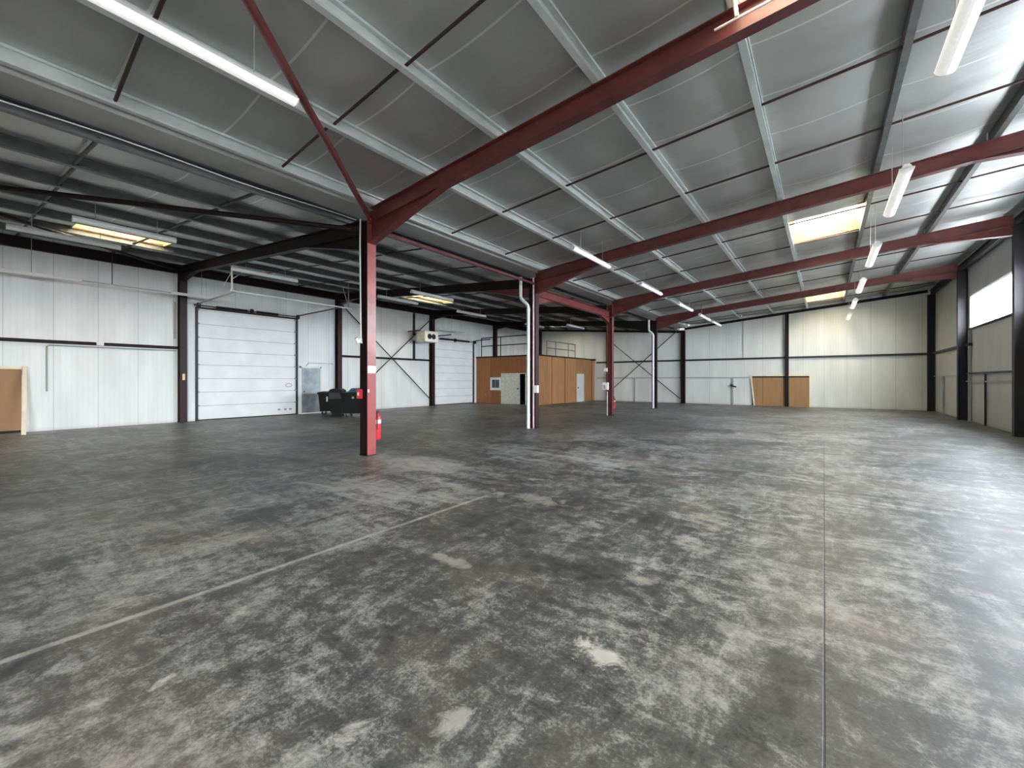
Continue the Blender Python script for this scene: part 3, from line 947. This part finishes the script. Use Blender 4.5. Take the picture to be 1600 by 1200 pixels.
for (a, b_), l in zip([(-0.9, 2.52), (4.72, 6.5), (17.4, 19.6)],
                      ['thin white strip light low before the plain white wall', 'thin white strip light crossing the yellow label column',
                       'thin white strip light just above the narrow sectional door']):
    lamp(-18.3, a, b_, 4.56, lz(-18.3) + 0.1, l, 'strip lights close to the door wall', w=0.04, wires=(0.35, 0.7) if a < 0 else (0.5,))
tag(MB().bar((-18.3, 2.53, 4.60), (-18.3, 4.71, 4.60), 0.03, 0.03).build('cable_rail', M['greyp']), 'thin dark rail joining two low strip lights before the white wall', 'rail')
tag(MB().tube([(-18.3, 3.2, 4.61), (-18.3, 3.2, lz(-18.3) + 0.1)], 0.012, 6).build('hanger_rod', M['blk']), 'thin rod holding the dark rail before the white wall', 'rod')

# white pipe and cable at the first rafter, top of the picture
tag(MB().tube([(-0.79, 4.98, rz(-0.8) + 0.12), (-0.78, 5.0, 5.70), (-0.75, 5.05, 5.44)], 0.022, 8).build('drop_pipe', M['pvc']),
    'short white drop pipe beside the biggest red rafter at the picture top', 'pipe')
tag(MB().tube([(-0.98, 5.10, 5.44), (-0.84, 5.10, 5.45), (0.6, 5.10, 5.575)], 0.014, 8).build('conduit', M['pvc']),
    'thin white conduit clipped along the biggest red rafter', 'pipe')

# ================================================================== DOWNPIPES, BOXES
def pipe(pts, r, mat, label, name='downpipe', collars=()):
    e = empty(name, label, 'pipe', None, tuple(pts[-1]))
    o = Vector(pts[-1])
    MB().tube([Vector(p) - o for p in pts], r, 14).build('pipe_run', mat, e)
    for z in collars:
        p = Vector((pts[-1][0], pts[-1][1], z)) - o
        MB().tube([p, p + Vector((0, 0, 0.06))], r * 1.15, 14).build('collar', mat, e)
    return e


pipe([(-7.95, 11.2, 4.9), (-7.95, 11.2, 4.28), (-7.93, 11.2, 4.2), (-7.68, 11.2, 3.97), (-7.65, 11.2, 3.88), (-7.65, 11.2, 0.0)], 0.052, M['pvc'],
     'white stepped downpipe on the second middle column', collars=(3.78, 2.2, 0.4, 0.16))
pipe([(-7.84, 23.38, 4.9), (-7.84, 23.38, 4.36), (-7.83, 23.38, 4.3), (-7.62, 23.38, 4.1), (-7.6, 23.38, 4.02), (-7.6, 23.38, 0.0)], 0.055, M['pvc'],
     'white bent downpipe on the slim column before the end wall', collars=(2.2,))
pipe([(-7.52, 11.30, 4.85), (-7.52, 11.30, 0.0)], 0.03, M['pinkp'], 'pinkish conduit beside the stepped downpipe, reaching the floor', 'conduit')
pipe([(-7.665, 5.10, 4.86), (-7.66, 5.09, 4.3), (-7.63, 5.09, 2.45), (-7.60, 5.09, 2.3)], 0.017, M['pvc'], 'slim white conduit running down the sticker column to a small sounder', 'conduit')

e = empty('alarm_sounder', 'small white sounder on the conduit of the sticker column', 'alarm', None, (-7.63, 5.03, 2.36))
MB().tube([(0, 0, -0.05), (0.01, -0.06, 0.04)], 0.035, 12).build('horn', M['pvc'], e)
MB().box(-0.03, 0.03, 0.0, 0.055, -0.05, 0.05).build('bracket', M['pvc'], e)
e = empty('call_point', 'red alarm call point on the shaded side of the sticker column', 'alarm', None, (-7.665, 5.10, 1.17))
MB().box(-0.055, 0.055, -0.05, 0.015, 0, 0.19).build('case', M['exr'], e)
MB().box(-0.03, 0.03, -0.053, -0.05, 0.06, 0.13).build('press_plate', M['pap'], e)
e = empty('junction_box', 'white box at chest height on the downpipe column', 'box', None, (-7.41, 11.33, 1.14))
MB().box(-0.09, 0.06, -0.06, 0.02, 0, 0.24).build('case', M['pvc'], e)
MB().box(-0.07, 0.04, -0.066, -0.06, 0.03, 0.21).build('cover', M['lampw'], e)
e = empty('junction_box', 'white switch box on the dark red third column', 'box', None, (-7.72, 17.33, 1.04))
MB().box(-0.13, 0.13, -0.06, 0.04, 0.08, 0.4).build('case', M['pvc'], e)
MB().box(-0.08, 0.03, -0.067, -0.06, 0.12, 0.3).build('cover', M['greyp'], e)
tag(MB().box(-7.80, -7.64, 17.30, 17.36, 1.92, 2.08).build('warning_sign', M['pap']), 'small white plate high on the dark red third column', 'sign')
pipe([(-7.66, 17.36, 1.04), (-7.66, 17.36, 0.0)], 0.03, M['greyp'], 'grey conduit dropping below the switch box of the third column', 'conduit')


def extinguisher(x, y, z, h, r, label, bands=True):
    e = empty('fire_extinguisher', label, 'extinguisher', 'fire extinguishers on the middle columns', (x, y, z))
    MB().lathe([(0.0, 0), (r * .9, 0.0), (r, 0.02), (r, h * 0.74), (r * 0.8, h * 0.82), (r * 0.35, h * 0.87), (r * 0.3, h * 0.9), (0, h * 0.9)], 0, 0, 0).build('cylinder', M['exr'], e)
    MB().box(-r * .3, r * .3, -r * .9, r * .35, h * 0.9, h * 0.97).build('valve', M['blk'], e)
    MB().tube([(r * .2, -r * .5, h * .93), (r * 1.1, -r * .9, h * .8), (r * 1.15, -r * .8, h * .35)], 0.012, 8).build('hose', M['blk'], e)
    MB().tube([(0, 0, h * .55), (0, 0, h * .68)], r * 1.01, 20).build('label_band', M['pap'], e)
    MB().box(-0.03, 0.03, -0.2, -r * .8, h * 0.5, h * 0.6).build('bracket', M['dark'], e)
    return e


extinguisher(-7.54, 5.42, 0.30, 0.62, 0.075, 'red fire extinguisher on the sticker column, white label band facing the hall')
extinguisher(-7.50, 17.70, 0.28, 0.55, 0.075, 'red fire extinguisher low on the dark red third column')

# ================================================================== DOORS
def sectional_door(n, y0, y1, zt, rows, label, window=None, gap=0.04):
    mb = MB()
    x = XL - 0.03
    hh = (zt - gap) / rows
    for k in range(rows):
        z0 = gap + k * hh
        mb.box(x - 0.04, x, y0 + 0.03, y1 - 0.03, z0 + 0.008, z0 + hh - 0.008)
        mb.box(x - 0.035, x - 0.012, y0 + 0.03, y1 - 0.03, z0 - 0.002 if k else z0, z0 + 0.01)
        for t in (0.36, 0.68):
            mb.box(x, x + 0.004, y0 + 0.05, y1 - 0.05, z0 + hh * t, z0 + hh * t + 0.012)
    mb.box(x - 0.06, x - 0.03, y0 - 0.05, y1 + 0.05, -0.02, zt + 0.05)
    d = struct(mb, 'door_%d' % n, M['doorw'], label)
    sm = MB()
    for k in range(1, rows + 1):
        sm.box(x, x + 0.006, y0 + 0.04, y1 - 0.04, gap + k * hh - 0.014, gap + k * hh + 0.012)
    sm.build('panel_seam', M['seam'], d)
    for y in (y0, y1):
        s = 1 if y == y0 else -1
        MB().box(XL, XL + 0.07, y - 0.02 * s, y + 0.05 * s, 0, zt + 0.1).build('track', M['blk'], d)
        for k in range(rows + 1):
            z0 = gap + k * hh
            MB().box(XL - 0.005, XL + 0.05, y + 0.05 * s, y + 0.11 * s, z0 - 0.02 if k else z0 + 0.02, z0 + 0.035).build('roller_bracket', M['greyp'], d)
    MB().box(x - 0.04, x + 0.01, y0 + 0.03, y1 - 0.03, 0.0, gap).build('bottom_seal', M['blk'], d)
    return d


d1 = sectional_door(1, D1[0], D1[1], D1[2], 8, 'wide white sectional door with horizontal panels and an oval port')
m = MB()
yc, zc = 9.13, 1.32
ring = [(yc + 0.15 * math.cos(a), zc + 0.085 * math.sin(a)) for a in [2 * math.pi * k / 24 for k in range(24)]]
ring2 = [(yc + 0.11 * math.cos(a), zc + 0.055 * math.sin(a)) for a in [2 * math.pi * k / 24 for k in range(24)]]
vs = [(XL - 0.02, p[0], p[1]) for p in ring] + [(XL - 0.02, p[0], p[1]) for p in ring2]
m.add(vs, [(k, (k + 1) % 24, 24 + (k + 1) % 24, 24 + k) for k in range(24)])
m.build('oval_frame', M['pinkp'], d1)
for y in (8.72, 8.98, 9.2):
    MB().box(XL - 0.03, XL + 0.0, y - 0.05, y + 0.05, 0.22, 0.30).build('handle', M['greyp'], d1)
# torsion shaft and drum gear above the door
MB().tube([(XL + 0.14, D1[0] - 0.1, 4.38), (XL + 0.14, D1[1] + 0.05, 4.38)], 0.02, 8).build('torsion_shaft', M['blk'], d1)
for y0, y1 in ((6.3, 7.4), (7.75, 8.6)):
    MB().tube([(XL + 0.14, y0, 4.38), (XL + 0.14, y1, 4.38)], 0.05, 10).build('spring', M['dark'], d1)
for y in (D1[0] + 0.05, 7.57, D1[1] - 0.02):
    MB().tube([(XL + 0.14, y - 0.04, 4.38), (XL + 0.14, y + 0.04, 4.38)], 0.1, 14).build('cable_drum', M['blk'], d1)
MB().box(XL, XL + 0.1, D1[0], D1[1], 4.27, 4.33).build('lintel_rail', M['dark'], d1)
# horizontal tracks over the hall and their hanging frame
for y, s in ((D1[0] + 0.02, 1), (D1[1] - 0.02, -1)):
    MB().tube([(XL + 0.05, y, 4.2), (XL + 0.12, y, 4.36), (XL + 0.3, y, 4.43), (-15.6, y, 4.46)], 0.028, 8).build('horizontal_track', M['blk'] if s < 0 else M['greyp'], d1)
MB().tube([(-15.55, 5.55, 4.47), (-15.55, 9.95, 4.47)], 0.028, 8).build('cross_pipe', M['pvc'], d1)
MB().tube([(-15.55, 5.6, 4.47), (-15.55, 5.6, 5.15), (-15.55, 5.6, lz(-15.55))], 0.03, 8).build('hanger', M['pvc'], d1)
MB().tube([(-15.55, 5.6, 4.85), (-15.55, 6.0, 5.2)], 0.014, 6).build('strut', M['pvc'], d1)
MB().tube([(-15.55, 5.6, 5.1), (-16.2, 5.6, 4.75)], 0.01, 6).build('strut', M['pvc'], d1)
MB().tube([(-15.55, 9.8, 4.47), (-15.55, 9.8, lz(-15.55))], 0.016, 8).build('hanger', M['greyp'], d1)
MB().tube([(-15.55, 9.8, 4.5), (-15.0, 9.2, 5.2)], 0.012, 6).build('strut', M['greyp'], d1)

d2 = sectional_door(2, D2[0], D2[1], D2[2], 8, 'narrower white sectional door between the white heater and the office room')
MB().tube([(XL + 0.14, D2[0] - 0.1, 4.1), (XL + 0.14, D2[1] + 0.05, 4.1)], 0.02, 8).build('torsion_shaft', M['blk'], d2)
for y0, y1 in ((18.2, 19.3), (19.7, 20.8)):
    MB().tube([(XL + 0.14, y0, 4.1), (XL + 0.14, y1, 4.1)], 0.06, 10).build('spring', M['blk'], d2)
for y in (D2[0] + 0.05, 19.5, D2[1] - 0.02):
    MB().tube([(XL + 0.14, y - 0.05, 4.1), (XL + 0.14, y + 0.05, 4.1)], 0.11, 14).build('cable_drum', M['blk'], d2)
for y in (D2[0] + 0.02, D2[1] - 0.02):
    MB().tube([(XL + 0.05, y, 3.95), (XL + 0.12, y, 4.1), (XL + 0.3, y, 4.2), (-17.6, y, 4.22)], 0.03, 8).build('horizontal_track', M['blk'], d2)

# steel personnel door beside door_1
m = MB().box(XL, XL + 0.05, 9.68, 10.56, 0.06, 2.1)
d3 = struct(m, 'door_3', simple('brushed_steel_door', (0.27, 0.31, 0.34), 0.42, 0.35, 0.35, 2.5, 0.1), 'grey brushed steel door beside the wide sectional door')
MB().box(XL, XL + 0.03, 9.60, 9.68, 0, 2.18).box(XL, XL + 0.03, 10.56, 10.63, 0, 2.18).box(XL, XL + 0.03, 9.6, 10.63, 2.1, 2.18).build('door_frame', M['pvc'], d3)
MB().box(XL + 0.05, XL + 0.09, 9.76, 9.8, 1.0, 1.06).build('handle', M['blk'], d3)
MB().box(XL, XL + 0.06, 9.68, 10.56, 0, 0.06).build('threshold', M['pvc'], d3)
e = empty('emergency_bar', 'thin pale pipe bracket on the white wall above the steel door', 'pipe', None, (XL + 0.03, 9.9, 2.28))
MB().tube([(0, 0, -0.08), (0, 0.1, 0.06), (0, 1.25, 0.06), (0, 1.3, 0)], 0.014, 6).build('pipe_run', M['greyp'], e)

# ================================================================== WALL RAILS, POSTS, BRACES
def rail(p0, p1, w, h, mat, label, name='wall_rail', cat='rail'):
    return tag(MB().bar(p0, p1, w, h).build(name, mat), label, cat)


rail((XL + 0.05, YB + 0.1, 2.73), (XL + 0.05, FR[1] - 0.12, 2.73), 0.1, 0.1, M['dark'], 'dark rail across the plain stretch of white wall up to the yellow label column')
rail((XL + 0.05, FR[2] + 0.12, 2.73), (XL + 0.05, FR[3] - 0.12, 2.73), 0.1, 0.1, M['dark'], 'dark red rail on the white wall behind the crossed braces')
rail((-13.9, YE - 0.05, 2.87), (XR - 0.0, YE - 0.05, 2.87), 0.1, 0.11, M['blk'], 'long black rail at mid height across the end wall')
rail((-13.9, YE - 0.03, 1.70), (-3.75, YE - 0.03, 1.70), 0.06, 0.07, M['greyp'], 'thin grey lower rail on the end wall stopping at the brown panel')
rail((XW - 0.05, FR[4] + 0.12, 2.89), (XW - 0.05, FR[5] - 0.12, 2.89), 0.1, 0.11, M['navy'], 'dark rail on the grey wall between the corner column and its neighbour')
rail((XW - 0.05, FR[4] - 0.7, 2.89), (XW - 0.05, FR[4] - 0.12, 2.89), 0.1, 0.11, M['navy'], 'short dark rail stub under the bright window beside its column')
rail((XW - 0.04, FR[3] + 0.12, 1.80), (XW - 0.04, FR[4] - 0.12, 1.80), 0.08, 0.06, M['navy'], 'dark knee rail on the grey wall below the bright window')
rail((XW - 0.04, FR[3] + 0.12, 1.50), (XW - 0.04, FR[4] - 0.12, 1.50), 0.05, 0.05, M['greyp'], 'thin grey rail just under the dark knee rail below the window')
rail((XW - 0.04, FR[4] + 0.12, 1.74), (XW - 0.04, FR[5] - 0.12, 1.74), 0.06, 0.05, M['greyp'], 'thin low rail on the grey wall near the room corner')


def wpost(x, y, z0, z1, w, mat, label):
    return tag(MB().box(x - w / 2, x + w / 2, y - w / 2, y + w / 2, z0, z1).build('wall_post', mat), label, 'post')


wpost(XL + 0.06, 16.19, 2.79, 5.42, 0.1, M['blk'], 'black upright on the white wall rising behind the heater')
wpost(XW - 0.05, 21.05, 0, 1.76, 0.05, M['navy'], 'dark short upright on the grey wall below the window middle')
wpost(XW - 0.05, 23.0, 0, 3.42, 0.07, M['greyp'], 'grey upright on the grey wall beside the column past the window')
wpost(XW - 0.05, 27.3, 0, 1.71, 0.07, M['greyp'], 'grey short upright on the grey wall near the room corner')
wpost(-4.62, YE - 0.06, 0, 1.66, 0.09, M['greyp'], 'grey short upright on the end wall carrying a black tap')
wpost(-10.95, YE - 0.05, 0, 1.66, 0.07, M['greyp'], 'grey short upright on the end wall under the crossed rods')
wpost(-5.0 + 0.95, YE - 0.03, 2.93, 5.2, 0.03, M['greyp'], 'thin cable duct on the end wall above the black rail')
e = empty('wall_tap', 'small black tap fixed to the grey upright on the end wall', 'tap', None, (-4.62, YE - 0.14, 1.15))
MB().box(-0.12, 0.03, -0.05, 0.03, 0.0, 0.12).build('valve_body', M['blk'], e)
MB().tube([(0.0, -0.02, 0.03), (0.22, -0.05, -0.03)], 0.04, 8).build('spout', M['blk'], e)


def rod(p0, p1, r, label, mat=None):
    return tag(MB().tube([p0, p1], r, 8).build('brace_rod', mat or M['blk']), label, 'brace', 'crossed wall braces')


xb = XL + 0.2
rod((xb, FR[2] + 0.12, 5.25), (xb, FR[3] - 0.12, 0.35), 0.03, 'dark wall brace falling from the bins column top to the heater column foot')
rod((xb + 0.07, FR[2] + 0.12, 0.3), (xb + 0.07, FR[3] - 0.12, 5.25), 0.03, 'dark wall brace rising from the bins column foot to the heater column top')
rod((-7.75, YE - 0.26, 0.3), (-12.9, YE - 0.26, 4.55), 0.028, 'dark end wall brace with its foot at the slim corner column')
rod((-7.75, YE - 0.33, 5.1 - 0.1), (-12.9, YE - 0.33, 0.55), 0.028, 'dark end wall brace with its top at the slim corner column')

# conduit and clip on the plain white wall
e = empty('conduit', 'thin grey conduit elbow dropping down the plain white wall', 'pipe', None, (XL + 0.03, 1.87, 1.2))
MB().tube([(0, 0, 0), (0, 0, 1.38), (0, 0.05, 1.42), (0, 3.2, 1.42)], 0.02, 8).build('pipe_run', M['greyp'], e)
tag(MB().box(XL + 0.10, XL + 0.16, 2.95, 3.12, 2.68, 2.78).build('clamp_box', M['pvc']), 'small white box fixed on the dark rail of the plain white wall', 'box')
tag(MB().tube([(XL + 0.05, 5.02, 4.4), (XL + 0.05, 5.02, 3.05)], 0.025, 8).build('conduit', M['greyp']), 'thin upright conduit beside the yellow label column', 'pipe')

# brown boarded panel with leaning cream trim on the white wall
e = empty('board_panel', 'brown boarded panel at the picture edge on the white wall', 'panel', None, (XL + 0.005, 0, 0))
MB().box(0.0, 0.05, -1.8, 1.36, 0.07, 1.87).build('board', M['mdf'], e)
MB().box(0.0, 0.07, -1.9, 1.46, 1.87, 1.95).build('trim', M['trimc'], e)
MB().box(0.0, 0.05, -1.8, 1.36, 0.0, 0.07).build('skirting', M['dark'], e)
MB().sweep([(-0.045, -0.03), (0.045, -0.03), (0.045, 0.03), (-0.045, 0.03)], (1.02, 1.33, 0.0), (0.05, 1.42, 1.95), (1, 0, 0)).build('leaning_trim', M['trimc'], e)
# brown panel on the end wall
e = empty('board_panel', 'wide brown board panel on the end wall behind the black post', 'panel', None, (0, YE - 0.005, 0))
MB().box(-3.55, -0.68, -0.05, -0.0, 0.0, 1.78).build('board', M['mdf'], e)
MB().box(-3.66, -0.57, -0.07, 0.0, 1.78, 1.87).box(-0.68, -0.57, -0.07, 0.0, 0.0, 1.78).build('trim', M['trimc'], e)
MB().bar((-3.62, -0.05, 1.83), (-3.42, -0.16, 0.0), 0.07, 0.07, (1, 0, 0)).build('leaning_trim', M['trimc'], e)
MB().box(-3.55, -0.68, -0.065, -0.05, 1.70, 1.78).build('batten', M['dark'], e)

# ================================================================== HEATER
e = empty('unit_heater', 'white box heater with dark fan grille hung on the white wall', 'heater', None, (-18.0, 16.25, 3.68))
MB().box(-0.35, 0.35, -0.5, 0.5, 0, 0.60).build('casing', M['cream'], e)
MB().box(0.35, 0.365, -0.47, 0.47, 0.03, 0.57).build('front_frame', M['pvc'], e)
for dy in (-0.16, 0.14):
    m = MB()
    m.tube([(0.366, dy, 0.3), (0.375, dy, 0.3)], 0.15, 20)
    m.build('fan_opening', M['blk'], e)
m = MB().tube([(-0.35, 0, 0.3), (-1.08, 0, 0.3)], 0.2, 20)
m.build('flue_duct', M['greyp'], e)
MB().box(-1.05, 0.0, -0.54, -0.5, 0.6, 0.66).box(-1.05, 0.0, 0.5, 0.54, 0.6, 0.66).build('bracket', M['blk'], e)

# ================================================================== OFFICE ROOM
SX, SY, SH = -14.1, 21.7, 3.05
e = empty('office_room', 'low brown timber-clad office room in the corner', 'room', None, (SX, SY, 0))
W0 = XL - SX
m = MB()
ox0, ox1 = -16.97 - SX, -14.98 - SX
m.box(W0, ox0, 0, 0.1, 0, SH).box(ox1, 0, 0, 0.1, 0, SH).box(ox0, ox1, 0, 0.1, 1.98, SH)
m.build('front_cladding', M['osbx'], e)
m = MB()
L_ = YE - SY
m.box(-0.1, 0, 0.1, L_, 0, SH)
m.build('side_cladding', M['osb'], e)
MB().box(W0, 0.04, -0.04, L_, SH, SH + 0.08).build('roof_deck', M['dark'], e)
MB().box(W0, -0.1, 2.4, 2.5, 0, SH).box(W0, -0.1, 0.1, 2.5, -0.0, 0.01).build('shade_backing', M['shade'], e)  # near-black backing paints the shade inside the office
# cream double door
dl = MB().box(ox0 + 0.05, -15.48 - SX, -0.02, 0.03, 0.01, 1.94).build('door_leaf', M['cream'], e)
MB().box(-15.62 - SX, -15.55 - SX, -0.06, -0.02, 0.95, 1.05).build('handle', M['blk'], dl)
MB().box(ox0, ox0 + 0.05, -0.03, 0.1, 0, 1.98).box(ox1 - 0.06, ox1, -0.03, 0.1, 0, 1.98).box(ox0, ox1, -0.03, 0.1, 1.94, 1.99).build('door_frame', M['cream'], e)
w = MB().box(-17.86 - SX, -16.99 - SX, -0.05, 0.0, 0.88, 1.72).build('window_frame', M['pvc'], e)
MB().box(-17.70 - SX, -17.1 - SX, -0.055, -0.05, 1.04, 1.57).build('pane', M['dkwin'], w)
MB().box(-17.42 - SX, -17.39 - SX, -0.06, -0.055, 1.04, 1.57).build('mullion', M['greyp'], w)
MB().box(-18.36 - SX, -18.22 - SX, -0.05, 0.0, 0.42, 0.62).build('socket_box', M['mdf'], e)
sd = MB().box(0.0, 0.04, 26.72 - SY, 27.8 - SY, 0.0, 2.0).build('side_door', M['pvc'], e)
MB().box(0.04, 0.09, 26.82 - SY, 26.86 - SY, 0.95, 1.05).build('handle', M['blk'], sd)
for y, ww in ((25.0, 0.06), (29.1, 0.06), (23.3, 0.04)):
    MB().box(0.0, 0.025, y - SY, y - SY + ww, 0, SH).build('cover_strip', M['osbx'], e)
MB().box(0.0, 0.3, 7.2, 7.5, SH - 0.05, SH + 0.08).build('roof_bracket', M['blk'], e)


def guard(p_list, h, mids, mat, label, loc):
    e = empty('guard_rail', label, 'railing', None, loc)
    p0, p1 = Vector(p_list[0]), Vector(p_list[-1])
    for z in [h] + mids:
        MB().tube([p0 + Vector((0, 0, z)), p1 + Vector((0, 0, z))], 0.03, 8).build('rail', mat, e)
    for p in p_list:
        MB().tube([Vector(p), Vector(p) + Vector((0, 0, h))], 0.03, 8).build('upright', mat, e)
    return e


guard([(-4.6, 0, 0), (-2.95, 0, 0), (-0.4, 0, 0)], 1.25, [0.7], M['dark'], 'dark tube railing on the office roof above its door', (SX, SY + 0.05, SH + 0.08))
guard([(0, 1.1, 0), (0, 2.2, 0), (0, 3.9, 0), (0, 4.9, 0)], 0.92, [0.48], simple('dull_olive_tube', (0.22, 0.17, 0.10), 0.5),
      'olive tube railing on the office roof above the timber side', (SX - 0.05, SY, SH + 0.08))

# ================================================================== BINS
def bin4(x, y, sx, sy, h, label, mat, lidmat, rot=0.0, two=False, dome=False):
    e = empty('wheeled_bin', label, 'bin', 'wheeled bins by the steel door', (x, y, 0))
    e.rotation_euler = (0, 0, rot)
    a, b_ = sx / 2, sy / 2
    z0 = 0.16
    t = 0.84
    vs = []
    for s, z in ((t, z0), (1.0, h), (1.0, h)):
        vs += [(-a * s, -b_ * s, z), (a * s, -b_ * s, z), (a * s, b_ * s, z), (-a * s, b_ * s, z)]
    m = MB().add(vs[:8], [(0, 3, 2, 1), (4, 5, 6, 7), (0, 1, 5, 4), (1, 2, 6, 5), (2, 3, 7, 6), (3, 0, 4, 7)])
    m.build('body', mat, e)
    MB().box(-a - 0.03, a + 0.03, -b_ - 0.03, -b_ + 0.01, h - 0.06, h).box(-a - 0.03, a + 0.03, b_ - 0.01, b_ + 0.03, h - 0.06, h) \
        .box(-a - 0.03, -a + 0.01, -b_, b_, h - 0.06, h).box(a - 0.01, a + 0.03, -b_, b_, h - 0.06, h).build('rim', mat, e)
    if dome:
        pr = [(-a - 0.02, h)] + [(-(a + 0.02) * math.cos(math.pi * k / 8), h + 0.17 * math.sin(math.pi * k / 8) ** 0.7) for k in range(1, 8)] + [(a + 0.02, h)]
        MB().prism(pr, 1, -b_ - 0.02, b_ + 0.02).build('lid', lidmat, e)
    else:
        MB().prism([(-b_ - 0.03, h), (b_ + 0.03, h), (b_ + 0.0, h + 0.06), (-b_, h + 0.03)], 0, -a - 0.02, a + 0.02).build('lid', lidmat, e)
    MB().tube([(-a * .8, b_ + 0.05, h - 0.02), (a * .8, b_ + 0.05, h - 0.02)], 0.018, 8).build('handle', mat, e)
    pos = [(-a * .6, b_ * .7), (a * .6, b_ * .7)] + ([] if two else [(-a * .6, -b_ * .7), (a * .6, -b_ * .7)])
    for px, py in pos:
        w = MB().tube([(px - 0.03, py, 0.08), (px + 0.03, py, 0.08)], 0.08, 14).build('wheel', M['bing'], e)
        MB().box(px - 0.04, px + 0.04, py - 0.03, py + 0.03, 0.08, 0.2).build('fork', M['greyp'], w)
    if two:
        MB().box(-a * .7, a * .7, -b_ * .75, -b_ * .55, 0.0, 0.2).build('foot', mat, e)
    return e


RB = math.atan2(-0.5, 1) * -1
b1 = bin4(-17.86, 10.34, 0.80, 0.70, 0.98, 'black four-wheel bin standing closest to the steel door', M['bin'], M['bin'], 0.75)
b2 = bin4(-16.88, 10.12, 0.54, 0.52, 1.02, 'black domed bin with a grey plate, between the other two bins', M['bin'], M['bin'], 0.72, True, True)
MB().box(-0.26, 0.26, -0.325, -0.295, 0.75, 1.0).build('grey_plate', M['bing'], b2)
b3 = bin4(-15.95, 10.42, 1.0, 0.85, 0.99, 'black four-wheel bin with a dark blue lid beside the sticker column', M['bin'], M['bin'], 0.68)
MB().prism([(-0.42, 1.02), (0.28, 1.02), (0.22, 1.2), (-0.22, 1.2)], 1, 0.05, 0.36).build('blue_lid', M['binb'], b3)
MB().box(-0.04, 0.04, -0.45, -0.43, 0.78, 0.86).build('sticker', M['greyp'], b3)
MB().box(-0.04, 0.02, -0.40, -0.37, 0.6, 0.82).build('sticker', M['pap'], b1)
